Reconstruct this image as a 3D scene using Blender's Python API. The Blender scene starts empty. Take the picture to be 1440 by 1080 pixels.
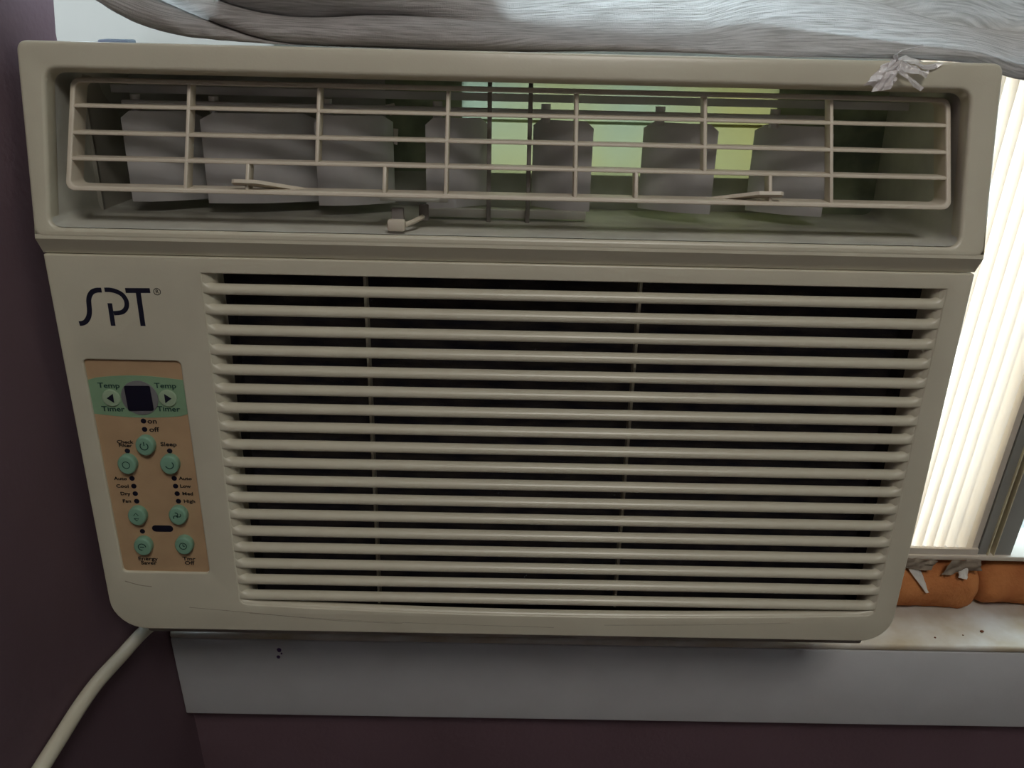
import bpy, bmesh, math, random
from mathutils import Vector, Matrix, noise as mnoise
random.seed(4)
PI = math.pi
S = bpy.context.scene
COL = S.collection

# ------------------------------------------------------------------ camera
ZC = 1.25                                            # eye height above the floor
cam_d = bpy.data.cameras.new('camera'); cam = bpy.data.objects.new('camera', cam_d); COL.objects.link(cam)
cam_d.sensor_width = 36; cam_d.lens = 28.0; cam_d.clip_start = 0.01
AX = (Vector((.9998, .0203, .0089)), Vector((.0009, -.4364, .8997)), Vector((.0221, -.8995, -.4363)))
rot = Matrix([[a[0], -a[1], -a[2]] for a in AX])
cam.matrix_world = Matrix.Translation((0, 0, ZC)) @ rot.to_4x4()
S.camera = cam

# ------------------------------------------------------------------ daylight, added room light, exposure
w = bpy.data.worlds.new('sky'); S.world = w; w.use_nodes = True
bg = w.node_tree.nodes['Background']
bg.inputs[0].default_value = (0.68, 0.84, 1.0, 1); bg.inputs[1].default_value = 7.0

def area(name, loc, target, size, power, color):
    l = bpy.data.lights.new(name, 'AREA'); l.shape = 'DISK'; l.size = size; l.energy = power; l.color = color
    o = bpy.data.objects.new(name, l); COL.objects.link(o); o.location = loc
    o.rotation_euler = (Vector(target) - Vector(loc)).to_track_quat('-Z', 'Y').to_euler()
    return o
area('room_fill_light', (0.22, -0.60, 2.32), (0.1, -0.2, 0.9), 0.5, 7.9, (1.0, 0.95, 0.88))  # unseen soft light added overhead to brighten the room side

S.view_settings.view_transform = 'Standard'; S.view_settings.look = 'None'
S.view_settings.exposure = 0.0; S.view_settings.gamma = 1.0; S.view_settings.use_curve_mapping = False

# ------------------------------------------------------------------ materials
def mat(name, color, rough=.5, spec=.4, noise=0.0, nscale=40, bump=0.0, bscale=200, color2=None, translucent=0.0, metallic=0, stretch=None, detail=4):
    m = bpy.data.materials.new(name); m.use_nodes = True
    nt = m.node_tree; N = nt.nodes; L = nt.links
    p = N['Principled BSDF']; out = N['Material Output']
    p.inputs['Base Color'].default_value = (*color, 1); p.inputs['Roughness'].default_value = rough
    p.inputs['Specular IOR Level'].default_value = spec; p.inputs['Metallic'].default_value = metallic
    tc = N.new('ShaderNodeTexCoord'); vec = tc.outputs['Object']
    if stretch:
        mp = N.new('ShaderNodeMapping'); mp.inputs['Scale'].default_value = stretch
        L.new(vec, mp.inputs[0]); vec = mp.outputs[0]
    csock = None
    if noise or color2:
        n = N.new('ShaderNodeTexNoise'); n.inputs['Scale'].default_value = nscale; n.inputs['Detail'].default_value = detail
        L.new(vec, n.inputs['Vector'])
        r = N.new('ShaderNodeValToRGB'); r.color_ramp.elements[0].position = .35; r.color_ramp.elements[1].position = .68
        c2 = color2 or tuple(c * (1 - noise) for c in color)
        r.color_ramp.elements[0].color = (*c2, 1); r.color_ramp.elements[1].color = (*color, 1)
        L.new(n.outputs['Fac'], r.inputs[0]); csock = r.outputs[0]; L.new(csock, p.inputs['Base Color'])
    if bump:
        n2 = N.new('ShaderNodeTexNoise'); n2.inputs['Scale'].default_value = bscale; n2.inputs['Detail'].default_value = 3
        L.new(vec, n2.inputs['Vector'])
        b = N.new('ShaderNodeBump'); b.inputs['Strength'].default_value = bump; b.inputs['Distance'].default_value = .001
        L.new(n2.outputs['Fac'], b.inputs['Height']); L.new(b.outputs[0], p.inputs['Normal'])
    if translucent:
        t = N.new('ShaderNodeBsdfTranslucent'); t.inputs[0].default_value = (*color, 1)
        if csock: L.new(csock, t.inputs[0])
        mx = N.new('ShaderNodeMixShader'); mx.inputs[0].default_value = translucent
        L.new(p.outputs[0], mx.inputs[1]); L.new(t.outputs[0], mx.inputs[2]); L.new(mx.outputs[0], out.inputs[0])
    return m

M = {}
M['plastic'] = mat('cream_plastic', (.61, .57, .44), .30, .5, .07, 25, .05, 900)
M['plastic_white'] = mat('louver_plastic', (.66, .59, .47), .4, .4, .06, 30)
M['duct'] = mat('duct_plastic', (.66, .65, .57), .6, .3, .25, 30)
M['vane'] = mat('vane_plastic', (.62, .60, .59), .5, .4, .15, 40)
M['duct_dark'] = mat('duct_back_plastic', (.62, .62, .55), .7, .2, .3, 30)
M['duct_green'] = mat('duct_side_foam', (.45, .50, .33), .8, .1, color2=(.20, .24, .18), nscale=45)
M['plate'] = mat('translucent_duct_plate', (.48, .52, .43), .6, .2, color2=(.53, .50, .30), nscale=11, translucent=.8, detail=1.5)
M['post'] = mat('bracket_plastic', (.24, .22, .20), .5, .3)
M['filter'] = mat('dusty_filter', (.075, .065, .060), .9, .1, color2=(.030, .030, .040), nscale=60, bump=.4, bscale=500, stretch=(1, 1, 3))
M['case'] = mat('grey_beige_casing', (.50, .47, .40), .45, .4, .1, 20)
M['pan'] = mat('dirty_base_pan', (.36, .32, .27), .7, .2, color2=(.20, .17, .15), nscale=50, stretch=(.5, 1, 2))
M['ink'] = mat('navy_ink', (.012, .012, .026), .5, .3)
M['print'] = mat('dark_print', (.035, .03, .028), .6, .2)
M['print_green'] = mat('dark_green_print', (.02, .06, .05), .6, .2)
M['panelface'] = mat('tan_control_overlay', (.50, .335, .19), .55, .3, .1, 60)
M['band'] = mat('green_overlay_band', (.24, .38, .23), .55, .3, .08, 60)
M['button'] = mat('mint_button', (.22, .40, .28), .45, .4, .1, 120)
M['arrowbtn'] = mat('pale_mint_button', (.34, .45, .30), .45, .4)
M['ring'] = mat('smoky_window', (.19, .19, .19), .35, .4)
M['black'] = mat('black_glass', (.010, .010, .022), .3, .4)
M['cord'] = mat('cream_cord', (.60, .55, .42), .5, .3, .06, 30)
M['wall'] = mat('purple_brown_paint', (.160, .100, .118), .75, .2, .16, 7, .25, 260)
M['ceil'] = mat('ceiling_paint', (.62, .60, .57), .9, .1)
M['floor'] = mat('floor_wood', (.20, .13, .08), .5, .3, .3, 6)
M['trim'] = mat('white_trim_paint', (.60, .60, .60), .55, .3, .06, 30, .1, 200)
M['stool'] = mat('white_sill_paint', (.62, .60, .56), .5, .4, color2=(.44, .36, .25), nscale=26, bump=.1, bscale=200)
M['stain'] = mat('purple_stain', (.06, .03, .10), .6, .2)
M['rust'] = mat('brown_crumb', (.16, .06, .03), .8, .1)
M['frame'] = mat('grey_window_frame', (.34, .34, .31), .45, .4, .08, 30)
M['olive'] = mat('olive_track', (.30, .26, .10), .5, .4)
M['bead'] = mat('pale_bead', (.75, .68, .48), .4, .4)
M['pleat'] = mat('cream_vinyl', (.94, .85, .72), .5, .3, translucent=.7)
M['pleat_rail'] = mat('beige_vinyl_rail', (.62, .55, .46), .5, .3)
M['foam'] = mat('orange_foam', (.58, .235, .085), .9, .1, color2=(.40, .14, .05), nscale=35, bump=.9, bscale=420)
M['tape'] = mat('torn_tape', (.80, .76, .70), .4, .4, .1, 90, translucent=.3)
M['greyfilm'] = mat('grey_crumpled_film', (.30, .24, .18), .6, .3, .45, 90, .5, 260, translucent=.1)
M['frost'] = mat('frosted_pane', (.405, .385, .353), .3, .4, .04, 9, translucent=.9)
M['blueblock'] = mat('blue_grey_block', (.42, .50, .60), .5, .3, translucent=.4)

def curtain_material():
    m = mat('silvery_linen', (.56, .51, .46), .85, .15)
    nt = m.node_tree; N = nt.nodes; L = nt.links; p = N['Principled BSDF']; out = N['Material Output']
    uv = N.new('ShaderNodeUVMap')
    def nz(scale, detail=3):
        mp = N.new('ShaderNodeMapping'); mp.inputs['Scale'].default_value = scale; L.new(uv.outputs[0], mp.inputs[0])
        n = N.new('ShaderNodeTexNoise'); n.inputs['Scale'].default_value = 1; n.inputs['Detail'].default_value = detail
        L.new(mp.outputs[0], n.inputs['Vector']); return n.outputs['Fac']
    crepe = nz((55, 900, 1)); slub = nz((220, 1500, 1), 2); thread = nz((2500, 300, 1), 1)
    r = N.new('ShaderNodeValToRGB'); r.color_ramp.elements[0].position = .33; r.color_ramp.elements[1].position = .6
    r.color_ramp.elements[0].color = (.44, .415, .39, 1); r.color_ramp.elements[1].color = (.69, .655, .63, 1)
    L.new(crepe, r.inputs[0]); L.new(r.outputs[0], p.inputs['Base Color'])
    a1 = N.new('ShaderNodeMath'); a1.operation = 'MULTIPLY_ADD'; a1.inputs[1].default_value = .5
    L.new(slub, a1.inputs[0]); L.new(crepe, a1.inputs[2])
    a2 = N.new('ShaderNodeMath'); a2.operation = 'MULTIPLY_ADD'; a2.inputs[1].default_value = .25
    L.new(thread, a2.inputs[0]); L.new(a1.outputs[0], a2.inputs[2])
    b = N.new('ShaderNodeBump'); b.inputs['Strength'].default_value = .75; b.inputs['Distance'].default_value = .0012
    L.new(a2.outputs[0], b.inputs['Height']); L.new(b.outputs[0], p.inputs['Normal'])
    t = N.new('ShaderNodeBsdfTranslucent'); L.new(r.outputs[0], t.inputs[0]); L.new(b.outputs[0], t.inputs['Normal'])
    mx = N.new('ShaderNodeMixShader'); mx.inputs[0].default_value = .46
    L.new(p.outputs[0], mx.inputs[1]); L.new(t.outputs[0], mx.inputs[2]); L.new(mx.outputs[0], out.inputs[0])
    return m
M['linen'] = curtain_material()

def clear_material(name, tint, gloss, opaque=0.0):
    m = bpy.data.materials.new(name); m.use_nodes = True; nt = m.node_tree; N = nt.nodes; L = nt.links
    N.remove(N['Principled BSDF']); out = N['Material Output']
    t = N.new('ShaderNodeBsdfTransparent'); t.inputs[0].default_value = (*tint, 1)
    g = N.new('ShaderNodeBsdfGlossy'); g.inputs['Roughness'].default_value = .12
    mx = N.new('ShaderNodeMixShader'); mx.inputs[0].default_value = gloss
    L.new(t.outputs[0], mx.inputs[1]); L.new(g.outputs[0], mx.inputs[2]); last = mx.outputs[0]
    if opaque:
        d = N.new('ShaderNodeBsdfDiffuse'); d.inputs[0].default_value = (.95, .92, .91, 1)
        tr = N.new('ShaderNodeBsdfTranslucent'); tr.inputs[0].default_value = (.85, .80, .78, 1)
        m1 = N.new('ShaderNodeMixShader'); m1.inputs[0].default_value = .22
        L.new(d.outputs[0], m1.inputs[1]); L.new(tr.outputs[0], m1.inputs[2])
        m2 = N.new('ShaderNodeMixShader'); m2.inputs[0].default_value = opaque
        L.new(last, m2.inputs[1]); L.new(m1.outputs[0], m2.inputs[2]); last = m2.outputs[0]
    L.new(last, out.inputs[0]); return m
M['glass'] = clear_material('window_glass', (.95, .97, .95), .05)
M['film'] = clear_material('clear_plastic_film', (.95, .95, .95), .18, .45)
M['filmdense'] = clear_material('crumpled_plastic_film', (.95, .93, .93), .15, .82)

# ------------------------------------------------------------------ mesh helpers
def link(name, me, m, parent=None, smooth=None):
    if m is not None: me.materials.clear(); me.materials.append(m)
    o = bpy.data.objects.new(name, me); COL.objects.link(o)
    if parent: o.parent = parent
    if smooth is not None: set_smooth(me, smooth)
    return o
def set_smooth(me, ang=40):
    for p in me.polygons: p.use_smooth = True
    bm = bmesh.new(); bm.from_mesh(me)
    for e in bm.edges:
        if len(e.link_faces) == 2: e.smooth = e.calc_face_angle(0) < math.radians(ang)
    bm.to_mesh(me); bm.free()
def bm_obj(name, bm, m, parent=None, smooth=None):
    bmesh.ops.recalc_face_normals(bm, faces=bm.faces[:])
    me = bpy.data.meshes.new(name); bm.to_mesh(me); bm.free()
    return link(name, me, m, parent, smooth)
def raw(name, verts, faces, m, parent=None, smooth=None):
    me = bpy.data.meshes.new(name); me.from_pydata([tuple(v) for v in verts], [], faces); me.update()
    return link(name, me, m, parent, smooth)
def add_box(bm, lo, hi):
    r = bmesh.ops.create_cube(bm, size=1)
    for v in r['verts']:
        v.co = Vector([(lo[i] + hi[i]) / 2 + v.co[i] * (hi[i] - lo[i]) for i in range(3)])
    return r['verts']
def box(name, lo, hi, m, parent=None, bev=0.0, seg=2):
    bm = bmesh.new(); add_box(bm, lo, hi)
    if bev: bmesh.ops.bevel(bm, geom=bm.edges[:], offset=bev, segments=seg, affect='EDGES', profile=.5)
    return bm_obj(name, bm, m, parent, 40 if bev else None)
def rrect(x0, x1, z0, z1, r, n=6, radii=None):
    """counter-clockwise rounded rectangle; radii = (bl, br, tr, tl)"""
    rs = radii or (r, r, r, r); pts = []
    for (cx, cz, a0), rr in zip(((x0, z0, PI), (x1, z0, 1.5 * PI), (x1, z1, 0), (x0, z1, .5 * PI)), rs):
        sx = 1 if cx == x0 else -1; sz = 1 if cz == z0 else -1
        for i in range(n + 1):
            a = a0 + .5 * PI * i / n
            pts.append((cx + sx * rr + rr * math.cos(a), cz + sz * rr + rr * math.sin(a)))
    return pts
def plate_mesh(outlines, thick, bevel=0.0, res=3):
    """flat plate with holes in the x-z plane, front face at y=0, body going to y=+thick"""
    cu = bpy.data.curves.new('plate', 'CURVE'); cu.dimensions = '2D'; cu.fill_mode = 'BOTH'
    for pts in outlines:
        sp = cu.splines.new('POLY'); sp.points.add(len(pts) - 1); sp.use_cyclic_u = True
        for p, q in zip(sp.points, pts): p.co = (q[0], q[1], 0, 1)
    cu.extrude = max(thick / 2 - bevel, 1e-5); cu.bevel_depth = bevel; cu.bevel_resolution = res
    cu.offset = -bevel
    o = bpy.data.objects.new('plate', cu); COL.objects.link(o)
    dg = bpy.context.evaluated_depsgraph_get(); dg.update()
    me = bpy.data.meshes.new_from_object(o.evaluated_get(dg)); bpy.data.objects.remove(o)
    for v in me.vertices:                              # curve z -> -y (towards viewer)
        x, y, z = v.co; v.co = (x, thick / 2 - z, y)
    bm = bmesh.new(); bm.from_mesh(me); bmesh.ops.remove_doubles(bm, verts=bm.verts, dist=1e-6)
    bmesh.ops.recalc_face_normals(bm, faces=bm.faces[:]); bm.to_mesh(me); bm.free()
    return me
def plate(name, outlines, thick, m, parent=None, bevel=0.0, loc=(0, 0, 0), rx=0, smooth=35):
    o = link(name, plate_mesh(outlines, thick, bevel), m, parent, smooth)
    if loc != (0, 0, 0) or rx:
        o.data.transform(Matrix.Translation(loc) @ Matrix.Rotation(rx, 4, 'X'))
    return o
def tube_mesh(path, radii, n=10, cap=True, flat=1.0):
    pts = [Vector(p) for p in path]; verts = []; faces = []
    if not hasattr(radii, '__len__'): radii = [radii] * len(pts)
    up = Vector((0, 0, 1))
    for i, p in enumerate(pts):
        t = (pts[min(i + 1, len(pts) - 1)] - pts[max(i - 1, 0)]).normalized()
        a = t.cross(up if abs(t.z) < .95 else Vector((1, 0, 0))).normalized(); b = a.cross(t).normalized()
        for k in range(n):
            c = 2 * PI * k / n; verts.append(p + (a * math.cos(c) + b * math.sin(c) * flat) * radii[i])
    for i in range(len(pts) - 1):
        for k in range(n):
            faces.append((i * n + k, i * n + (k + 1) % n, (i + 1) * n + (k + 1) % n, (i + 1) * n + k))
    if cap:
        faces.append(tuple(range(n - 1, -1, -1))); faces.append(tuple(range((len(pts) - 1) * n, len(pts) * n)))
    me = bpy.data.meshes.new('tube'); me.from_pydata(verts, [], faces); me.update(); return me
def spline(pts, k=8):
    P = [Vector(p) for p in pts]; P = [P[0] * 2 - P[1]] + P + [P[-1] * 2 - P[-2]]; out = []
    for i in range(1, len(P) - 2):
        for j in range(k):
            t = j / k; a, b, c, d = P[i - 1:i + 3]
            out.append(.5 * ((2 * b) + (c - a) * t + (2 * a - 5 * b + 4 * c - d) * t * t + (3 * b - a - 3 * c + d) * t ** 3))
    out.append(P[-2]); return out
def text_mesh(body, size, sx=1.0, bold=0.0):
    cu = bpy.data.curves.new('t', 'FONT'); cu.body = body; cu.size = size; cu.align_x = 'CENTER'; cu.align_y = 'CENTER'
    cu.extrude = .00008; cu.offset = bold; cu.resolution_u = 3
    o = bpy.data.objects.new('t', cu); COL.objects.link(o)
    dg = bpy.context.evaluated_depsgraph_get(); dg.update()
    me = bpy.data.meshes.new_from_object(o.evaluated_get(dg)); bpy.data.objects.remove(o)
    for v in me.vertices:
        x, y, z = v.co; v.co = (x * sx, -z, y)
    return me
def tag(o, label, cat, group=None):
    o['label'] = label; o['category'] = cat
    if group: o['group'] = group
    return o
def struct(o, label=None, cat=None):
    o['kind'] = 'structure'
    if label: o['label'] = label
    if cat: o['category'] = cat
    return o

# ------------------------------------------------------------------ room
XL = -.2375; YW = .4465                                # left wall plane, face of the wall under the window
struct(box('floor', (-.45, -2.6, -.06), (2.3, .62, 0), M['floor']), 'dark wooden floor of the room', 'floor')
struct(box('ceiling', (-.45, -2.6, 2.45), (2.3, .62, 2.51), M['ceil']), 'pale painted ceiling of the room', 'ceiling')
# left wall: its far end, beside the window, leans a little off plumb
bm = bmesh.new()
vf = [bm.verts.new(v) for v in [(XL, -2.6, 0), (XL, .62, 0), (XL, .62, ZC - .36), (XL, .4495, ZC - .36), (XL, .4525, ZC - .022), (XL, .4590, ZC + .0), (XL, .47, 2.45), (XL, -2.6, 2.45)]]
f = bm.faces.new(vf); r = bmesh.ops.extrude_face_region(bm, geom=[f])
for e in r['geom']:
    if isinstance(e, bmesh.types.BMVert): e.co.x = -.45
struct(bm_obj('wall_left', bm, M['wall']), 'dark purple brown wall along the left side of the air conditioner', 'wall')
# window wall: one board with the window hole
HW = (-.44, .95, ZC - .4200, ZC + .80)
me = plate_mesh([[(-.45, 0), (2.3, 0), (2.3, 2.45), (-.45, 2.45)], [(HW[0], HW[2]), (HW[1], HW[2]), (HW[1], HW[3]), (HW[0], HW[3])]], .16)
wb = link('wall_back', me, M['wall']); wb.data.transform(Matrix.Translation((0, YW, 0)))
struct(wb, 'dark brown wall below the white window sill', 'wall')
struct(box('wall_right', (2.3, -2.6, 0), (2.36, .62, 2.45), M['ceil']), 'pale wall at the right end of the room', 'wall')
struct(box('wall_front', (-.45, -2.66, 0), (2.3, -2.6, 2.45), M['ceil']), 'pale wall opposite the window', 'wall')

# sill board and apron
st = box('trim_1', (XL + .0005, .4343, ZC - .4195), (.95, .60, ZC - .4140), M['stool'], bev=.0022, seg=3)
struct(st, 'white painted window sill board, stained and dusty', 'sill')
ap = box('trim_2', (XL + .0005, .4345, ZC - .4945), (.95, YW - .0002, ZC - .4196), M['trim'], bev=.0015)
struct(ap, 'white painted apron board under the window sill', 'apron')
for (x, z, a, b) in ((-.1595, -.4285, .0017, .0021), (-.1607, -.4352, .0014, .0016), (-.1581, -.4318, .0007, .001)):
    bm = bmesh.new(); bmesh.ops.create_uvsphere(bm, u_segments=10, v_segments=6, radius=1)
    for v in bm.verts: v.co = Vector((x + v.co.x * a * (1 + .2 * math.sin(5 * v.co.z)), .4345 + v.co.y * .0004, ZC + z + v.co.z * b))
    bm_obj('stain', bm, M['stain'], ap, 60)

# ------------------------------------------------------------------ window
win = bpy.data.objects.new('window_1', None); COL.objects.link(win); win.location = (0, .5, ZC - .425)
struct(win, 'window with grey frame behind the air conditioner and curtain', 'window')
WI = Matrix.Translation(win.location).inverted()
def wpart(o): o.data.transform(WI); o.parent = win; return o
fs = wpart(box('frame_sill', (XL + .001, .5135, ZC - .4140), (.94, .60, ZC - .366), M['frame'], bev=.002))
wpart(box('sill_track', (.232, .4755, ZC - .3690), (.94, .5134, ZC - .3648), M['pleat_rail'], bev=.001))
# the stile right of the folding panel: grey bars, pale beads and an olive groove
ZB, ZT = ZC - .366, ZC + .79
for nm, x0, x1, y0, y1, mm in (('stile_bar', .3540, .3605, .478, .520, 'frame'), ('bead', .3605, .3614, .4765, .520, 'bead'),
                               ('groove', .3614, .3650, .484, .520, 'olive'), ('bead', .3650, .3658, .4765, .520, 'bead'),
                               ('stile_bar', .3658, .3790, .478, .520, 'frame')):
    wpart(box(nm, (x0, y0, ZB), (x1, y1, ZT), M[mm], bev=.0004))
wpart(box('glass_pane', (.379, .500, ZB), (.94, .503, ZT), M['glass']))
wpart(box('frame_head', (-.438, .48, ZC + .755), (.94, .60, ZC + .798), M['frame'], bev=.002))
wpart(box('frame_jamb', (.93, .48, ZB), (.949, .60, ZC + .755), M['frame'], bev=.002))
# sash that closes down onto the machine: frosted strip below, clear glass above
wpart(box('frosted_pane', (-.436, .512, ZC - .034), (-.140, .515, ZC + .020), M['frost']))
wpart(box('glass_pane', (-.140, .512, ZC - .012), (.354, .515, ZC + .020), M['glass']))
wpart(box('sash_rail', (-.140, .508, ZC - .0335), (.354, .520, ZC - .012), M['frame'], bev=.001))
wpart(box('glass_pane', (-.436, .512, ZC + .020), (.354, .515, ZC + .755), M['glass']))
wpart(box('sash_block', (-.2395, .500, ZC - .0345), (-.2215, .511, ZC - .0270), M['blueblock'], bev=.001))

# ------------------------------------------------------------------ air conditioner
AC = bpy.data.objects.new('window_air_conditioner', None); COL.objects.link(AC)
AC.location = (.002, .3628, ZC - .3428); AC.rotation_euler = (math.radians(-4.83), 0, 0)
tag(AC, 'cream window air conditioner with louvered grille and control panel', 'air conditioner')
ACM = Matrix.Translation(AC.location) @ Matrix.Rotation(math.radians(-4.83), 4, 'X'); ACI = ACM.inverted()
P, PW = M['plastic'], M['plastic_white']
HWD = .2315                                            # half width
SEAM = .2247
# --- lower front panel with an opening for the slats and one for the controls
SX0, SX1 = -.1547, .2190; PITCH = .01083; Z0 = .2165; NS = 19
zs = [Z0 - k * PITCH for k in range(NS)]               # upper edge of every slot
def low_edge(x):
    u = (x - SX0) / (SX1 - SX0); return .0190 - .0048 * math.sin(PI * u) ** .8
outer = rrect(-HWD, HWD, 0, SEAM, .001, 8, (.020, .018, .0008, .0008))
opening = [(SX0, Z0), (SX0, .0215)] + [(SX0 + .0006 + .003 * (1 - math.cos(a)), .0215 - .0025 * math.sin(a)) for a in (.5, 1.0)] + \
          [(SX0 + .004 + (SX1 - SX0 - .008) * i / 24, low_edge(SX0 + .004 + (SX1 - SX0 - .008) * i / 24)) for i in range(25)] + \
          [(SX1 - .0006 - .003 * (1 - math.cos(a)), .0215 - .0025 * math.sin(a)) for a in (1.0, .5)] + [(SX1, .0215), (SX1, Z0)]
cpo = [(-.2214, .1696), (-.2201, .0398), (-.1705, .0398), (-.1710, .1696)]
def round_poly(pts, r, n=5):
    out = []; k = len(pts)
    for i in range(k):
        p, a, b = Vector(pts[i]), Vector(pts[i - 1]), Vector(pts[(i + 1) % k])
        d0 = (a - p).normalized() * r; d1 = (b - p).normalized() * r
        for j in range(n + 1):
            t = j / n; out.append(tuple((1 - t) ** 2 * (p + d0) + 2 * t * (1 - t) * p + t * t * (p + d1)))
    return out
cph = round_poly(cpo, .0028)
fp = plate('front_panel', [outer, opening, cph], .006, P, AC, bevel=.0009)
# rim of the panel going back to the casing
rim_o = rrect(-HWD, HWD, 0, SEAM, .001, 8, (.020, .018, .0008, .0008)); rim_i = rrect(-HWD + .003, HWD - .003, .003, SEAM - .002, .001, 8, (.017, .015, .001, .001))
plate('panel_rim', [rim_o, rim_i], .045, P, AC, bevel=.0004, loc=(0, .0055, 0))
# sloped end walls of the slot field
for sgn, xo, xi in ((1, SX0, SX0 + .0058), (-1, SX1, SX1 - .0045)):
    bm = bmesh.new(); prof = [(xo - sgn * .001, .0004), (xo + sgn * .0012, .0010), (xi, .0056), (xi, .0150), (xi - sgn * .003, .0150)]
    rings = []
    for z in (.0150, .2185): rings.append([bm.verts.new((x, y, z)) for x, y in prof])
    for i in range(len(prof) - 1): bm.faces.new((rings[0][i], rings[0][i + 1], rings[1][i + 1], rings[1][i]))
    bm_obj('slot_end', bm, P, AC, 50)
# slats
SLP = [(.0040, .0008), (.0009, .0000), (.0002, .0006), (.0000, .0014), (.0000, .0024), (.0003, .0032), (.0010, .0040), (.0022, .0048), (.0032, .0051), (.0040, .0050)]
def slat_mesh():
    L = SX1 - SX0 + .001; st = [0, .0003, .0008, .0015, .0024, .0035, .0048, .0062]; xs = st + [L * i / 8 for i in range(1, 8)] + [L - s for s in reversed(st)]
    verts = []; faces = []; n = len(SLP)
    for x in xs:
        e = min(x, L - x); k = max(0, 1 - e / .0062); lift = .0058 * (1 - math.sqrt(max(0, 1 - k * k)))
        for j, (y, z) in enumerate(SLP):
            up = 1 if j >= 4 else 0
            verts.append((x + SX0 - .0005, y + .0004 * k, z + lift * up))
    for i in range(len(xs) - 1):
        for j in range(n):
            faces.append((i * n + j, i * n + (j + 1) % n, (i + 1) * n + (j + 1) % n, (i + 1) * n + j))
    faces.append(tuple(range(n))); faces.append(tuple(reversed(range((len(xs) - 1) * n, len(xs) * n))))
    me = bpy.data.meshes.new('slat'); me.from_pydata(verts, [], faces); me.update(); me.materials.append(P)
    bm = bmesh.new(); bm.from_mesh(me); bmesh.ops.recalc_face_normals(bm, faces=bm.faces[:]); bm.to_mesh(me); bm.free()
    set_smooth(me, 50); return me
sm = slat_mesh()
for k in range(1, NS):
    o = bpy.data.objects.new('slat', sm); COL.objects.link(o); o.parent = AC; o.location = (0, 0, zs[k])
# bottom lip (chamfer that follows the bowed edge)
bm = bmesh.new(); prev = None
for i in range(41):
    x = SX0 + (SX1 - SX0) * i / 40; z = low_edge(x)
    if i in (0, 40): z += .002
    ring = [bm.verts.new((x, y, z + dz)) for y, dz in ((.0003, -.0012), (.0006, .0002), (.0022, .0016), (.0040, .0018), (.0040, -.002))]
    if prev:
        for j in range(4): bm.faces.new((prev[j], prev[j + 1], ring[j + 1], ring[j]))
    prev = ring
bm_obj('slot_lip', bm, P, AC, 50)
# upright ribs behind the slats
for x0, x1 in ((-.0762, -.0748), (.0668, .0682)):
    box('grille_rib', (x0, .0125, .012), (x1, .0190, .2200), P, AC)
# dusty filter and its dark housing
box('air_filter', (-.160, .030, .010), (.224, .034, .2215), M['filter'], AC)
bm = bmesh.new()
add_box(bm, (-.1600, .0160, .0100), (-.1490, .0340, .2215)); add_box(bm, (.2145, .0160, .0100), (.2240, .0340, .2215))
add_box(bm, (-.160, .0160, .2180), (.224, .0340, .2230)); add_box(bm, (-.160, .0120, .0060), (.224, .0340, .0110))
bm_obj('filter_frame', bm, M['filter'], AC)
# grubby pan under the panel
box('base_pan', (-.2160, .0075, -.0085), (.2200, .048, .0015), M['pan'], AC, bev=.002)

# --- bezel around the air outlet: leaning face, rounded opening, chamfer under it
BA = math.radians(12.85); BY, BZ = -.0034, .2335
bh = .0916                                             # height along the leaning face
def bez(u):                                            # distance up the leaning face -> (y, z)
    return BY + u * math.sin(BA), BZ + u * math.cos(BA)
OX0, OX1 = -.2206, .2174; OU0, OU1 = .0050, .0790
bo = round_poly([(-HWD - .0040, bh), (-HWD - .0008, 0), (HWD + .0006, 0), (HWD + .0008, bh)], .0055, 6)
OPN = [(OX0 - .0018, OU1), (OX0 - .0038, OU0), (OX1 + .0020, OU0), (OX1 + .0002, OU1)]
bi = round_poly(OPN, .0062, 8)
plate('bezel', [bo, bi], .010, P, AC, bevel=.0019, loc=(0, BY, BZ), rx=-BA)
bm = bmesh.new()                                       # chamfer and skirt under / beside / over the bezel
pr = [(BY + .0006, BZ + .0015), (BY + .0002, BZ - .0006), (.0016, SEAM + .0004), (.0500, SEAM + .0004), (.0500, .3185), (.0260, .3195), (.0185, .3190)]
ra = [bm.verts.new((-HWD - .0004, y, z)) for y, z in pr]; rb = [bm.verts.new((HWD + .0004, y, z)) for y, z in pr]
for i in range(3): bm.faces.new((ra[i], ra[i + 1], rb[i + 1], rb[i]))
for i in (4, 5): bm.faces.new((ra[i], ra[i + 1], rb[i + 1], rb[i]))
bm.faces.new(ra); bm.faces.new(list(reversed(rb)))
bm_obj('bezel_skirt', bm, P, AC)
# duct liner: rounded tube going back from the opening
bm = bmesh.new(); ol = round_poly([(x + (.0001 if x > 0 else -.0001), u + (.0001 if u > .04 else -.0001)) for x, u in OPN], .0062, 8); n = len(ol); rings = []
for dep, sh in ((.0014, 0), (.030, .0), (.060, .003), (.100, .005)):
    ring = []
    for (x, u) in ol:
        y, z = bez(u); t = min(1, dep / .05)
        yy = y * (1 - t) + .006 * t + dep
        ring.append(bm.verts.new((x * (1 - sh * 2), yy, z)))
    rings.append(ring)
for a, b in zip(rings, rings[1:]):
    for i in range(n): bm.faces.new((a[i], a[(i + 1) % n], b[(i + 1) % n], b[i]))
bm_obj('duct_liner', bm, M['duct'], AC, 40)
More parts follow.
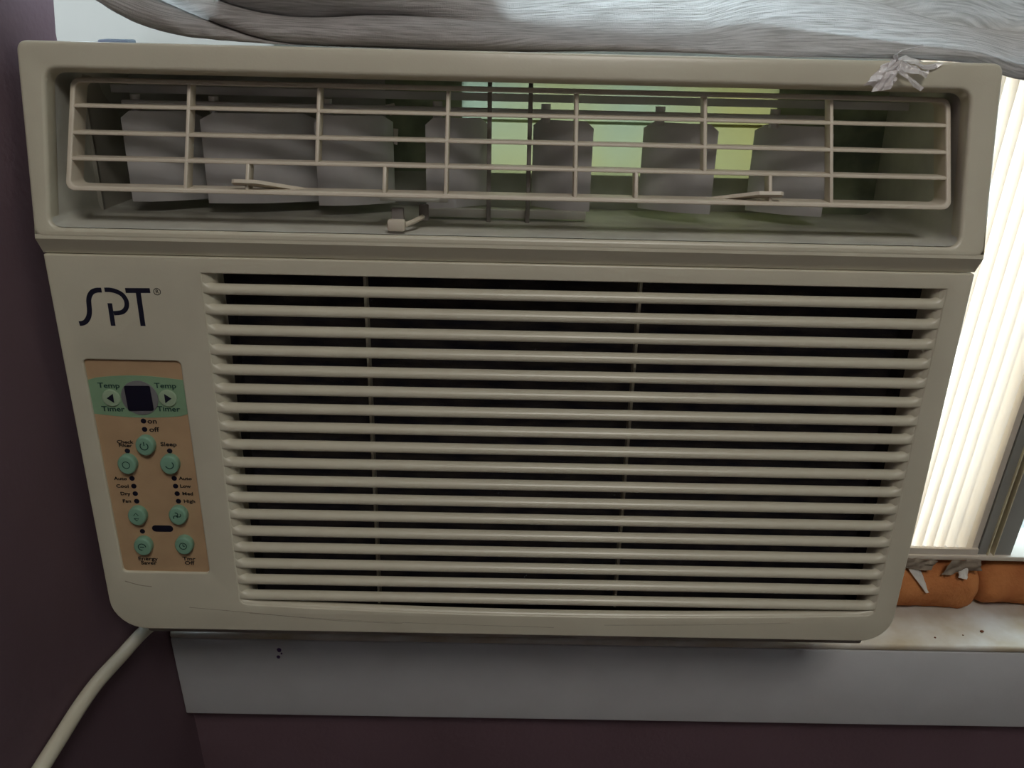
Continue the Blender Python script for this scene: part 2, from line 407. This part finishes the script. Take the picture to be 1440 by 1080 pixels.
# back of the duct: opaque halves and the thin plate daylight shines through
YB = .096
for nm, x0, x1, z0, z1, mm in (('duct_back', -.222, -.074, .232, .313, 'duct_dark'), ('duct_back', -.074, .186, .232, .258, 'duct_dark'),
                               ('duct_plate', -.030, .152, .258, .309, 'plate'), ('duct_back', -.074, -.030, .258, .313, 'duct_green'),
                               ('duct_back', .152, .222, .232, .313, 'duct_green')):
    box(nm, (x0, YB, z0), (x1, YB + .003, z1), M[mm], AC)
box('duct_lip', (-.030, .090, .2870), (.152, .0945, .2885), M['plate'], AC)
# upright vanes on their link rod
def vane(x0, x1, skew):
    bm = bmesh.new(); rows = []
    for i in range(9):
        t = i / 8; x = x0 + (x1 - x0) * t; y = .056 + skew * (t - .5) * .018 - .005 * math.sin(PI * t)
        top = .2905 if 0 < i < 8 else .287
        rows.append([bm.verts.new((x, y + dy, z)) for dy, z in ((0, .2440), (0, top), (.0016, top), (.0016, .2440))])
    for a, b in zip(rows, rows[1:]):
        for j in range(4): bm.faces.new((a[j], a[(j + 1) % 4], b[(j + 1) % 4], b[j]))
    bm.faces.new(rows[0]); bm.faces.new(list(reversed(rows[-1])))
    v = bm_obj('vane', bm, M['vane'], AC, 50)
    me = tube_mesh([(x0 + .006, .054, .2890), (x0 + .006, .054, .2985)], .0026, 10); link('pivot_pin', me, M['vane'], v, 40)
for x0, x1, s in ((-.2050, -.1690, 1), (-.1640, -.1060, 1), (-.1045, -.0660, 1), (-.0464, -.0140, 1), (.0107, .0418, -1), (.0711, .1075, -1), (.1320, .1683, -1)):
    vane(x0, x1, s)
link('link_rod', tube_mesh([(-.205, .0515, .2945), (.168, .0515, .2945)], .0014, 8), M['vane'], AC, 40)
box('vane_rail', (-.215, .062, .2990), (.212, .066, .3030), M['vane'], AC)
for x in (-.0127, .0082): box('duct_post', (x - .0011, .0400, .2370), (x + .0011, .0460, .3130), M['post'], AC, bev=.0004)
box('duct_step', (-.0480, .046, .2395), (.040, .052, .2440), M['duct'], AC, bev=.0005)
# torn pale scraps left inside are part of the foil seal
for pts in ([(-.0690, .060, .2960), (-.0640, .059, .2970), (-.0625, .059, .2915), (-.0665, .060, .2905)], [(-.0650, .060, .2840), (-.0622, .059, .2838), (-.0630, .059, .2755), (-.0648, .060, .2760)]):
    bm = bmesh.new(); f = bm.faces.new([bm.verts.new(p) for p in pts]); r = bmesh.ops.extrude_face_region(bm, geom=[f])
    for e in r['geom']:
        if isinstance(e, bmesh.types.BMVert): e.co.y += .0006
    o = bm_obj('foil_shred', bm, M['tape'], AC); o['label'] = 'torn pale foil shred'

# --- swinging louver grille in the outlet
LA = math.atan2(.0216, .0496); LY, LZ = .0044, .2562; LH = .0537
LV = bpy.data.objects.new('louver_grille', None); COL.objects.link(LV); LV.parent = AC; LV.location = (0, LY, LZ); LV.rotation_euler = (-LA, 0, 0)
LX0, LX1 = -.2172, .2150
fo = rrect(LX0, LX1, -.0012, LH + .0012, .0045, 5); fi = rrect(LX0 + .0026, LX1 - .0026, .0012, LH - .0014, .0028, 5)
plate('louver_frame', [fo, fi], .0120, PW, LV, bevel=.0008)
rows_u = [.0146, .0274, .0408]
def bar(nm, x0, x1, u0, u1, d=.009, r=.0008):
    bm = bmesh.new(); add_box(bm, (x0, .0002, u0), (x1, d, u1)); bmesh.ops.bevel(bm, geom=bm.edges[:], offset=r, segments=2, affect='EDGES', profile=.5)
    return bm_obj(nm, bm, PW, LV, 40)
for u in rows_u: bar('louver_bar', LX0 + .001, LX1 - .001, u - .0010, u + .0010)
for x, full in ((-.1594, 1), (-.096, 0), (-.0328, 1), (.0305, 1), (.0938, 0), (.1561, 1)):
    bar('louver_upright', x - .0010, x + .0010, 0 if full else rows_u[0], LH, .0075)
for x in (-.1295, -.0628, .0603, .1261): bar('louver_upright', x - .0010, x + .0010, 0, rows_u[0], .0075)
for xa, xb in ((-.1360, -.1010), (.1315, .0965)):      # thumb tabs
    s = 1 if xb > xa else -1; bm = bmesh.new()
    prof = [(xa, -.0025), (xa + s * .0015, -.0035), (xa + s * .012, -.0030), (xb, .0100), (xb - s * .006, .0100), (xa + s * .004, .0015), (xa, .0010)]
    A = [bm.verts.new((x, y, .0036)) for x, y in prof]; B = [bm.verts.new((x, y, .0053)) for x, y in prof]
    bm.faces.new(A); bm.faces.new(B)
    for i in range(len(prof)): bm.faces.new((A[i], A[(i + 1) % 7], B[(i + 1) % 7], B[i]))
    bm_obj('thumb_tab', bm, PW, LV)
for o in [c for c in LV.children if not c.name.startswith('thumb')]:                            # the grille's blades run level from front to back
    o.data.transform(Matrix(((1, 0, 0, 0), (0, 1, 0, 0), (0, math.tan(LA), 1, 0), (0, 0, 0, 1))))
# --- vent lever under the louver
lv = box('vent_lever', (-.0610, -.0010, .2395), (-.0522, .0040, .2452), PW, AC, bev=.0012)
link('lever_arm', tube_mesh([(-.0535, .003, .2420), (-.0490, .008, .2432), (-.0450, .020, .2440)], .0013, 8), PW, lv, 40)
box('lever_guide', (-.0605, .0120, .2400), (-.0545, .0150, .2490), M['post'], lv, bev=.0005)
box('lever_guide', (-.0475, .0180, .2420), (-.0425, .0205, .2500), M['post'], lv, bev=.0005)
box('lever_slot', (-.0680, .0235, .2505), (-.0330, .0260, .2530), M['duct'], lv, bev=.0004)

# --- casing behind: sheet-metal shell open to the outside at the back
bm = bmesh.new()
add_box(bm, (-.2240, .0480, .3180), (.2240, .40, .3205)); add_box(bm, (-.2240, .0480, -.0090), (.2240, .40, -.0060))
add_box(bm, (-.2240, .0480, -.0060), (-.2215, .40, .3180)); add_box(bm, (.2215, .0480, -.0060), (.2240, .40, .3180))
add_box(bm, (-.2215, .0480, .2235), (.2215, .0510, .2320)); add_box(bm, (-.2215, .104, -.006), (.2215, .108, .2325)); add_box(bm, (-.2215, .048, .2290), (.2215, .104, .2320))
add_box(bm, (-.2312, .0470, .002), (-.2215, .0490, .3180)); add_box(bm, (.2215, .0470, .002), (.2312, .0490, .3180))
bm_obj('casing', bm, M['case'], AC)
box('top_gasket', (-.2215, .0260, .3188), (.2200, .0470, .3215), M['case'], AC, bev=.001)
box('side_light_block', (-.2345, .105, -.006), (-.2240, .125, .322), M['case'], AC)  # strip added out of view to stop daylight leaking past the left side

# --- logo
def ribbon(parts, width, parent, m, name, y=-.00012):
    verts = []; faces = []
    for pts in parts:
        p = [Vector((a, b)) for a, b in pts]; base = len(verts)
        for i in range(len(p)):
            t = (p[min(i + 1, len(p) - 1)] - p[max(i - 1, 0)]).normalized(); nrm = Vector((-t.y, t.x)) * width / 2
            for q in (p[i] + nrm, p[i] - nrm):
                verts.append((q.x, y, q.y)); verts.append((q.x, y + .0003, q.y))
        for i in range(len(p) - 1):
            a = base + 4 * i; b = a + 4
            faces += [(a, a + 2, b + 2, b), (a, b, b + 1, a + 1), (a + 2, a + 3, b + 3, b + 2)]
    return raw(name, verts, faces, m, parent)
def sp2(pts, k=5): return [(v.x, v.y) for v in spline([(a, b, 0) for a, b in pts], k)]
Sp = [(-.2054, .2069), (-.2079, .2068), (-.2102, .2059), (-.2118, .204), (-.2127, .2017), (-.213, .1992), (-.2132, .1967), (-.2137, .1942), (-.2147, .192), (-.2161, .1903), (-.2177, .1894), (-.2196, .1891)]
Pb = [(-.2039, .2071), (-.2011, .2071), (-.1982, .2064), (-.1955, .2048), (-.194, .2021), (-.1939, .1996), (-.1948, .1974), (-.1966, .1958), (-.1988, .1952), (-.2012, .195)]
ribbon([sp2(Sp)], .0025, AC, M['ink'], 'logo_letter'); ribbon([sp2(Pb), [(-.2024, .2002), (-.2025, .1883)]], .0023, AC, M['ink'], 'logo_letter', )
ribbon([[(-.1935, .2070), (-.1811, .2072)], [(-.1872, .2070), (-.1873, .1885)]], .0025, AC, M['ink'], 'logo_letter')
ring = [(-.1777 + .0017 * math.cos(a * PI / 8), .2067 + .0017 * math.sin(a * PI / 8)) for a in range(17)]
ribbon([ring], .00035, AC, M['print'], 'registered_mark')
o = link('registered_mark', text_mesh('R', .0028), M['print'], AC); o.location = (-.1777, -.0001, .2067)

# --- control panel
CPY = .0016
CP = plate('control_panel', [round_poly([(-.2224, .1706), (-.2211, .0388), (-.1695, .0388), (-.1700, .1706)], .003)], .003, M['panelface'], AC, loc=(0, CPY, 0))
CP['label'] = 'tan control panel with mint buttons and a dark display'
def cpat(name, outl, thick, m, y, bev=0.0): return plate(name, outl, thick, m, CP, bevel=bev, loc=(0, y, 0))
bandp = [(-.2213, .1578), (-.2211, .1385)] + [(-.2211 + .0504 * i / 12, .1385 - .0018 * math.sin(PI * i / 12)) for i in range(1, 12)] + [(-.1707, .1395), (-.1709, .1588)] + [(-.1709 - .0504 * i / 12, .1586 + .0022 * math.sin(PI * i / 12)) for i in range(1, 12)]
cpat('color_band', [bandp], .0003, M['band'], CPY - .0002)
def disc(cx, cz, r, n=28, ry=None): return [(cx + r * math.cos(2 * PI * i / n), cz + (ry or r) * math.sin(2 * PI * i / n)) for i in range(n)]
cpat('display_ring', [disc(-.1954, .1482, .0098)], .0006, M['ring'], CPY - .0006, .0002)
cpat('display_window', [round_poly([(-.2026, .1551), (-.2023, .1408), (-.1887, .1412), (-.1890, .1553)], .0008, 3)], .0006, M['black'], CPY - .0009)
for cx, cz, s in ((-.2104, .1479, -1), (-.1805, .1484, 1)):
    cpat('arrow_button', [disc(cx, cz, .0048)], .0014, M['arrowbtn'], CPY - .0010, .0004)
    cpat('arrow_symbol', [[(cx + s * .0022, cz), (cx - s * .0014, cz + .0026), (cx - s * .0014, cz - .0026)]], .0002, M['ink'], CPY - .00115)
leds = [(-.1955, .1347), (-.1956, .1298), (-.2068, .1167), (-.1838, .1172), (-.2068, .0999), (-.2065, .0951), (-.2064, .0904), (-.2063, .0856), (-.1835, .1004), (-.1834, .0956), (-.1831, .0909), (-.183, .0861), (-.2059, .0662)]
me = plate_mesh([disc(0, 0, .00145, 16)], .0004)
for x, z in leds:
    o = link('indicator_light', me, M['black'], CP); o.location = (x, CPY - .0002, z)
me = plate_mesh([disc(0, 0, .0050, 32, .0057)], .0048, .0011)
set_smooth(me, 50)
btns = [(-.1955, .1208), (-.2069, .1093), (-.1838, .1097), (-.2061, .0771), (-.1833, .0779), (-.2057, .0575), (-.1824, .0586)]
for x, z in btns:
    o = link('button', me, M['button'], CP); o.location = (x, CPY - .0038, z + .0004)
BYF = CPY - .0039                                      # face of the buttons
ringp = lambda cx, cz, r, a0=0, a1=2 * PI: [(cx + r * math.cos(a0 + (a1 - a0) * i / 16), cz + r * math.sin(a0 + (a1 - a0) * i / 16)) for i in range(17)]
def sym(parts, i, wd=.0005): 
    x, z = btns[i]; ribbon([[(x + a, z + .0006 + b) for a, b in p] for p in parts], wd, CP, M['print_green'], 'button_symbol', BYF)
sym([ringp(0, 0, .0021, .7 * PI, 2.3 * PI), [(0, .0004), (0, .0026)]], 0)
sym([ringp(0, 0, .0020)], 1, .0004); sym([ringp(.0004, .0002, .0022, -.9 * PI, .25 * PI)], 2)
sym([[(-.0013, .0008), (0, .0024), (.0013, .0008)], [(-.0013, -.0010), (.0013, -.0010), (0, -.0026), (-.0013, -.0010)]], 3, .0004)
sym([ringp(.0010, .0008, .0011, PI, 2.2 * PI), ringp(-.0010, -.0008, .0011, 0, 1.2 * PI), ringp(-.0006, .0012, .0011, -.4 * PI, .6 * PI)], 4)
sym([ringp(0, 0, .0021, 0, 1.5 * PI), [(-.0012, 0), (.0012, 0)]], 5); sym([ringp(0, 0, .0020), [(0, 0), (0, .0014)], [(0, 0), (.0010, 0)]], 6, .0004)
cpat('sensor_window', [rrect(-.2001, -.1883, .0663, .0703, .0019, 5)], .0005, M['black'], CPY - .0003)
def word(t, x, z, s, m='print', sx=1.25):
    o = link('lettering', text_mesh(t, s, sx, .00004), M[m], CP); o.location = (x, CPY - .0003, z)
for t, x, z in (('Temp', -.2108, .1548), ('Temp', -.1810, .1553), ('Timer', -.2106, .1414), ('Timer', -.1811, .1420)): word(t, x, z, .0041, 'print_green', 1.2)
for t, x, z in (('on', -.1908, .1347), ('off', -.1905, .1298)): word(t, x, z, .0040)
for t, x, z in (('Check', -.2073, .1221), ('Filter', -.2074, .1200)): word(t, x, z, .0027)
word('Sleep', -.1838, .1212, .0033)
for t, x, z in (('Auto', -.2131, .0997), ('Cool', -.2127, .0950), ('Dry', -.2119, .0903), ('Fan', -.2117, .0856)): word(t, x, z, .0028)
for t, x, z in (('Auto', -.1773, .1005), ('Low', -.1779, .0957), ('Med', -.1772, .0910), ('High', -.1768, .0862)): word(t, x, z, .0028)
for t, x, z in (('Energy', -.2053, .0481), ('Saver', -.2052, .0453), ('Tmr', -.1817, .0485), ('Off', -.1818, .0457)): word(t, x, z, .0033)

# --- scuffs and specks on the panel
M['scuff'] = mat('scuffed_plastic', (.42, .37, .28), .6, .2, .3, 200)
def arc(pts, wd, name='scuff_mark', m='scuff'): ribbon([sp2(pts, 8)], wd, AC, M[m], name, -.00006)
arc([(-.1850, .0160), (-.150, .0130), (-.100, .0085), (-.060, .0072)], .00035); arc([(-.150, .0125), (-.09, .0088), (-.02, .0070), (.03, .0062)], .00025)
arc([(.060, .0085), (.120, .0100), (.170, .0125)], .0003); arc([(-.2200, .0335), (-.2120, .0310), (-.2050, .0300)], .0006)

# --- power cord
cpath = [(-.190, .47, -.372), (-.212, .43, -.374), (-.2295, .398, -.3750), (-.2320, .368, -.3690), (-.2325, .334, -.3610), (-.2325, .300, -.3590), (-.2325, .26, -.3600), (-.2325, .19, -.372), (-.2325, .12, -.41), (-.2325, .09, -.50), (-.2325, .085, -.80), (-.2325, .085, -1.22)]
me = tube_mesh(spline([(x, y, z + ZC) for x, y, z in cpath], 10), .0042, 14); me.transform(ACI)
o = link('power_cord', me, M['cord'], AC, 60)

# --- folding side panel between machine and window stile
bm = bmesh.new(); n = 15; x0, x1 = .2262, .3490; prev = None; z0, z1 = ZC - .3640, ZC - .020
for i in range(2 * n + 1):
    x = x0 + (x1 - x0) * i / (2 * n); y = .4800 if i % 2 else .4925
    pair = [bm.verts.new((x, y, z0)), bm.verts.new((x, y, z1))]
    if prev: bm.faces.new((prev[0], pair[0], pair[1], prev[1]))
    prev = pair
for v in bm.verts: v.co = ACI @ v.co
bm_obj('folding_side_panel', bm, M['pleat'], AC)
bm = bmesh.new(); add_box(bm, (.3490, .4790, z0 + .0005), (.3532, .4940, z1))
for v in bm.verts: v.co = ACI @ v.co
bm_obj('side_panel_rail', bm, M['pleat_rail'], AC)
bm = bmesh.new(); add_box(bm, (.2262, .4770, z1), (.3532, .4955, z1 + .012))
for v in bm.verts: v.co = ACI @ v.co
bm_obj('side_panel_rail', bm, M['pleat_rail'], AC)

bm = bmesh.new(); add_box(bm, (.2262, .4770, z0 - .002), (.3532, .4795, z0 + .0045))
for v in bm.verts: v.co = ACI @ v.co
bm_obj('side_panel_rail', bm, M['pleat_rail'], AC)

# ------------------------------------------------------------------ curtain bunched on the machine
CT = [(-.2131, .002, .0126, .0389, .0528), (-.1981, -.0085, .0055, .0273, .0524), (-.1854, -.0146, -.0003, .0178, .0522), (-.1723, -.0194, -.006, .0081, .0519), (-.1585, -.0209, -.0111, -.0001, .0516), (-.1446, -.022, -.0156, -.0057, .0514), (-.1306, -.0227, -.02, -.0089, .0511), (-.1165, -.023, -.023, -.0111, .0509), (-.0954, -.0235, -.0235, -.0113, .0505), (-.0707, -.0237, -.0237, -.0092, .05), (-.0424, -.024, -.024, -.0095, .0495), (-.014, -.025, -.025, -.0115, .0489), (.0144, -.0237, -.0237, -.0146, .045), (.0463, -.0227, -.0227, -.0166, .0394), (.0818, -.0225, -.0225, -.0186, .0329), (.1103, -.023, -.023, -.023, .0261), (.1353, -.0233, -.0233, -.0233, .0176), (.1638, -.0232, -.0232, -.0232, .0084), (.1924, -.0232, -.0232, -.0232, .0001), (.2175, -.0234, -.0234, -.0234, -.006), (.2358, -.0247, -.0247, -.0247, -.0085), (.2437, -.0272, -.0272, -.0272, -.009), (.2527, -.0331, -.0331, -.0331, -.0095), (.2666, -.0314, -.0314, -.0314, -.0102), (.3012, -.0266, -.0266, -.0266, -.0112), (.3856, -.0214, -.0214, -.0214, -.01)]
def ct(x, k):
    for i in range(len(CT) - 1):
        if CT[i][0] <= x <= CT[i + 1][0]:
            t = (x - CT[i][0]) / (CT[i + 1][0] - CT[i][0]); return CT[i][k] * (1 - t) + CT[i + 1][k] * t
    return CT[-1][k]
def cts(x, k):                                          # smoothed
    return sum(ct(min(max(x + d, CT[0][0]), CT[-1][0]), k) * wt for d, wt in ((-.012, .15), (-.006, .22), (0, .26), (.006, .22), (.012, .15)))
def make_curtain():
    NX = 240; xs = [-.2131 + (.3856 + .2131) * i / NX for i in range(NX + 1)]
    verts = []; uvs = []; rows = None
    for x in xs:
        b, k1, k2, k3 = [cts(x, k) for k in (1, 2, 3, 4)]
        top = .30
        prof = [(.462, b + .006), (.450, b + .0012)]
        # lobes: (lower z, upper z, y at lower crease, y at upper crease, bulge, skew)
        yb = .4280; g = max(0, min(1, (x + .10) / .10)) * max(0, min(1, (.20 - x) / .10)); b -= .0002
        lobes = [(b, k1, yb, yb + min(1, (k1 - b) / .012) * .006, .7, 1.0, 14, 0), (k1, k2, yb + .002, yb + .010, .75, 1.0, 20, 0), (k2, k3, yb + .004, yb + .018 + .024 * g, .30 * (1 - .9 * g), 1.0 + .5 * g, 44, g), (k3, top, yb + .030, yb + .046, .06, 1.0, 60, 0)]
        ycur = None
        for (l, u, yl, yu, bul, sk, m_, gg) in lobes:
            th = u - l
            if ycur is not None: yl = ycur + min(.004, max(0, th) * .3)
            tt = max(0, min(1, th / .010)); yu = yl + max(0, yu - yl) * tt * tt * (3 - 2 * tt)
            d = min(.016, max(0, th) * bul)
            for j in range(m_ + 1):
                s = j / m_; ang = s ** (1 / sk)
                z = l + th * s; y = yl + (yu - yl) * ((s ** 1.5) * (1 - gg) + (1 - math.exp(-th * s / .014)) * gg) - d * math.sin(PI * ang) ** .62
                prof.append((y, z))
            ycur = yu
        prof += [(ycur + .012, top + .004), (ycur + .02, top - .01)]
        rows = len(prof)
        for j, (y, z) in enumerate(prof):
            # small creases: cross-wise on the rolled hem at the left, long soft ones elsewhere
            hem = max(0, min(1, (-.11 - x) / .04)) * (1 if 2 <= j <= 16 else 0)
            wv = mnoise.noise(Vector((x * 14, z * 160, 3.1))) * .0016 + mnoise.noise(Vector((x * 40, z * 420, 7.7))) * .0006
            pl = max(0, min(1, (z - .025) / .10)); wv += pl * (.0055 * math.sin(x * 75 + 1.2 * math.sin(x * 23)) + .002 * math.sin(x * 190 + z * 6))
            wv += hem * (math.sin((x + z * .8) * 430 + 2 * math.sin(x * 90)) * .0013)
            verts.append((x, y + wv, z + ZC)); uvs.append((x, sum(((prof[q][0] - prof[q - 1][0]) ** 2 + (prof[q][1] - prof[q - 1][1]) ** 2) ** .5 for q in range(1, j + 1)) if j % 4 == 0 else None))
    # fill uv gaps by linear steps
    for i in range(len(xs)):
        for j in range(rows):
            q = i * rows + j
            if uvs[q][1] is None:
                j0 = j - j % 4; j1 = min(j0 + 4, rows - 1); a = uvs[i * rows + j0][1]; b_ = uvs[i * rows + j1][1]
                uvs[q] = (uvs[q][0], a if b_ is None else a + (b_ - a) * (j - j0) / max(1, j1 - j0))
    faces = [(i * rows + j, (i + 1) * rows + j, (i + 1) * rows + j + 1, i * rows + j + 1) for i in range(len(xs) - 1) for j in range(rows - 1)]
    me = bpy.data.meshes.new('curtain'); me.from_pydata(verts, [], faces); me.update()
    ul = me.uv_layers.new(name='UVMap')
    for lp in me.loops: ul.data[lp.index].uv = uvs[lp.vertex_index]
    for p in me.polygons: p.use_smooth = True
    o = link('curtain', me, M['linen'])
    # extra cloth layers added behind the front sheet to block backlight and darken it
    def zi(x):
        def sm(a, b, t): t = max(0, min(1, (t - a) / (b - a))); return t * t * (3 - 2 * t)
        k1, k2, k3 = cts(x, 2), cts(x, 3), cts(x, 4)
        h = k1 * (1 - sm(-.15, -.115, x)) + .30 * sm(-.15, -.115, x)
        h = h * (1 - sm(-.075, .000, x)) + (k2 + .0028) * sm(-.075, .000, x)
        b0 = cts(x, 1)
        return h * (1 - sm(.07, .13, x)) + (b0 + (k3 - b0) * .34) * sm(.07, .13, x)
    ZI = [zi(x) + ZC for x in xs]; Z3 = [cts(x, 4) + ZC + .003 for x in xs]
    for lay in (.0015, .0035, .0060, .0040):
        nv = []; keep = []
        for q, (x, y, z) in enumerate(verts):
            c = q // rows
            if lay == .0040: keep.append(x > .165 and z > Z3[c]); nv.append((x, y + lay, z))
            else: keep.append(z < ZI[c] and not (lay in (.0035, .0060) and x > .090)); nv.append((x, y + lay, min(z, ZI[c])))
        fs = [f for f in faces if any(keep[k] for k in f)]
        used = sorted({k for f in fs for k in f}); mp = {k: i for i, k in enumerate(used)}
        m2 = bpy.data.meshes.new('shading_layer'); m2.from_pydata([nv[k] for k in used], [], [tuple(mp[k] for k in f) for f in fs]); m2.update()
        ul = m2.uv_layers.new(name='UVMap')
        for lp in m2.loops: ul.data[lp.index].uv = uvs[used[lp.vertex_index]]
        for p in m2.polygons: p.use_smooth = True
        link('shading_layer', m2, M['linen'], o)
    return tag(o, 'silvery linen curtain bunched in folds on top of the machine', 'curtain')
make_curtain()

# ------------------------------------------------------------------ clear plastic scrap on the top edge
film = bpy.data.objects.new('plastic_film_scrap', None); COL.objects.link(film); film.location = (.182, .400, ZC - .0235)
tag(film, 'crumpled clear plastic film scrap stuck to the top right edge', 'plastic film')
FI = Vector(film.location)
def sheet(name, a, b, c, d, nx, ny, amp, m, seed):
    """small crumpled quad sheet with thickness; corners a,b,c,d"""
    a, b, c, d = [Vector((p[0], p[1], p[2] + ZC)) - FI for p in (a, b, c, d)]; nrm = (b - a).cross(d - a).normalized(); vs = []; fs = []
    for i in range(nx + 1):
        for j in range(ny + 1):
            u, v = i / nx, j / ny; p = (a * (1 - u) + b * u) * (1 - v) + (d * (1 - u) + c * u) * v
            vs.append(p + nrm * amp * mnoise.noise(Vector((u * 3.1 + seed, v * 3.3, seed * 1.7))) * 2)
    for i in range(nx):
        for j in range(ny): q = i * (ny + 1) + j; fs.append((q, q + ny + 1, q + ny + 2, q + 1))
    n0 = len(vs); vs += [p + nrm * .00012 for p in vs]; fs += [tuple(n0 + k for k in reversed(f)) for f in fs]
    return raw(name, vs, fs, m, film)
sheet('crumpled_sheet', (.1660, .3990, -.0335), (.1800, .4010, -.0345), (.1835, .4030, -.0235), (.1760, .4050, -.0240), 12, 9, .0022, M['filmdense'], 1.3)
sheet('crumpled_sheet', (.1700, .3975, -.0360), (.1785, .3985, -.0350), (.1840, .4040, -.0225), (.1790, .4030, -.0215), 10, 8, .0018, M['filmdense'], 4.6)
sheet('film_sheet', (.1810, .4010, -.0260), (.1955, .4000, -.0290), (.1965, .4020, -.0270), (.1820, .4080, -.0220), 10, 5, .0010, M['film'], 2.2)
sheet('film_sheet', (.1820, .4050, -.0218), (.1990, .4040, -.0262), (.2040, .4050, -.0240), (.1900, .4150, -.0212), 8, 4, .0008, M['film'], 6.2)
sheet('film_strand', (.1815, .4000, -.0275), (.1925, .3975, -.0355), (.1942, .3980, -.0338), (.1830, .4010, -.0265), 8, 2, .0004, M['film'], 3.2)
me = tube_mesh([Vector((x, y, z + ZC)) - FI for x, y, z in spline([(.1815, .4040, -.0235), (.1795, .4020, -.0205), (.1815, .4010, -.0182), (.1855, .4000, -.0170), (.1892, .3990, -.0160)], 5)], [.0012] * 6 + [.0010] * 5 + [.0008] * 5 + [.0006] * 4 + [.0004], 8, True, .4)
link('film_strand', me, M['film'], film, 60)

# ------------------------------------------------------------------ orange foam stuffed on the sill
def foam(name, x0, x1, cy, cz, r, seed, label, taper=0.0):
    bm = bmesh.new(); nx, na = 44, 36; rings = []
    for i in range(nx + 1):
        t = i / nx; x = x0 + (x1 - x0) * t; e = min(t, 1 - t) * (x1 - x0); k = math.sqrt(max(.02, 1 - max(0, 1 - e / .012) ** 2)); k = .55 + .45 * k if e > 0 else .5
        ring = []
        for j in range(na):
            a = 2 * PI * j / na; d = mnoise.noise(Vector((x * 30, math.cos(a) * 1.2 + seed, math.sin(a) * 1.2))) * .0028 + mnoise.noise(Vector((x * 160, math.cos(a) * 6, math.sin(a) * 6 + seed))) * .0007
            rr = (r + d) * k * (1 - taper * t); y = cy + rr * 1.0 * math.cos(a); z = cz + rr * math.sin(a)
            z = max(z, -.4138) + (.0004 if z < -.4138 else 0)
            ring.append(bm.verts.new((x, y, z + ZC)))
        rings.append(ring)
    for a, b in zip(rings, rings[1:]):
        for j in range(na): bm.faces.new((a[j], a[(j + 1) % na], b[(j + 1) % na], b[j]))
    bm.faces.new(rings[0]); bm.faces.new(list(reversed(rings[-1])))
    return tag(bm_obj(name, bm, M['foam'], None, 70), label, 'foam')
foam('foam_roll', .225, .3620, .4890, -.3953, .0214, 1.0, 'orange foam roll on the sill beside the air conditioner')
foam('foam_roll', .3635, .53, .4915, -.3955, .0208, 5.0, 'orange foam piece at the far right end of the sill')
# torn tape and crumpled film on the foam
def crumple(name, pts, nx, ny, amp, m, seed, label, cat, thick=.0003):
    pts = [(p[0] * 1.01, p[1] + .0205, p[2] - .0016) for p in pts]; a, b, c, d = [Vector((p[0], p[1], p[2] + ZC)) for p in pts]; nrm = (b - a).cross(d - a).normalized(); vs = []; fs = []
    for i in range(nx + 1):
        for j in range(ny + 1):
            u, v = i / nx, j / ny; p = (a * (1 - u) + b * u) * (1 - v) + (d * (1 - u) + c * u) * v
            vs.append(p + nrm * amp * 2 * mnoise.noise(Vector((u * 4 + seed, v * 3, seed))))
    for i in range(nx):
        for j in range(ny): q = i * (ny + 1) + j; fs.append((q, q + ny + 1, q + ny + 2, q + 1))
    n0 = len(vs); vs += [p - nrm * thick for p in vs]; fs += [tuple(n0 + k for k in reversed(f)) for f in fs]
    return tag(raw(name, vs, fs, m, None, 60), label, cat)
crumple('tape_scrap', [(.2995, .4520, -.3735), (.3120, .4430, -.3885), (.3140, .4430, -.3880), (.3080, .4530, -.3725)], 8, 5, .0007, M['tape'], 1.1, 'torn white tape strip lying down the front of the orange foam', 'tape')
crumple('tape_scrap', [(.3350, .4475, -.3770), (.3415, .4470, -.3785), (.3430, .4520, -.3715), (.3365, .4535, -.3705)], 8, 5, .0009, M['tape'], 2.1, 'small torn tape bit near the right end of the foam roll', 'tape')
crumple('crumpled_film', [(.2900, .4510, -.3722), (.3150, .4500, -.3728), (.3190, .4525, -.3655), (.2960, .4525, -.3640)], 16, 8, .0012, M['greyfilm'], 3.4, 'grey crumpled film tucked between foam and folding panel, left piece', 'film')
crumple('crumpled_film', [(.3230, .4480, -.3755), (.3520, .4510, -.3725), (.3500, .4525, -.3640), (.3290, .4520, -.3650)], 16, 8, .0014, M['greyfilm'], 8.4, 'grey crumpled film on the foam roll below the window stile', 'film')
# crumbs on the sill
for x, y, r_ in ((.3560, .4500, .0011), (.3180, .4430, .0006), (.3400, .4460, .0005)):
    bm = bmesh.new(); bmesh.ops.create_icosphere(bm, subdivisions=2, radius=r_)
    for v in bm.verts: v.co = Vector((x + v.co.x * 1.3, y + v.co.y, ZC - .4140 + r_ * .6 + v.co.z * .7)) + v.co * mnoise.noise(v.co * 2000) * .3
    bm_obj('crumb', bm, M['rust'], st, 60)
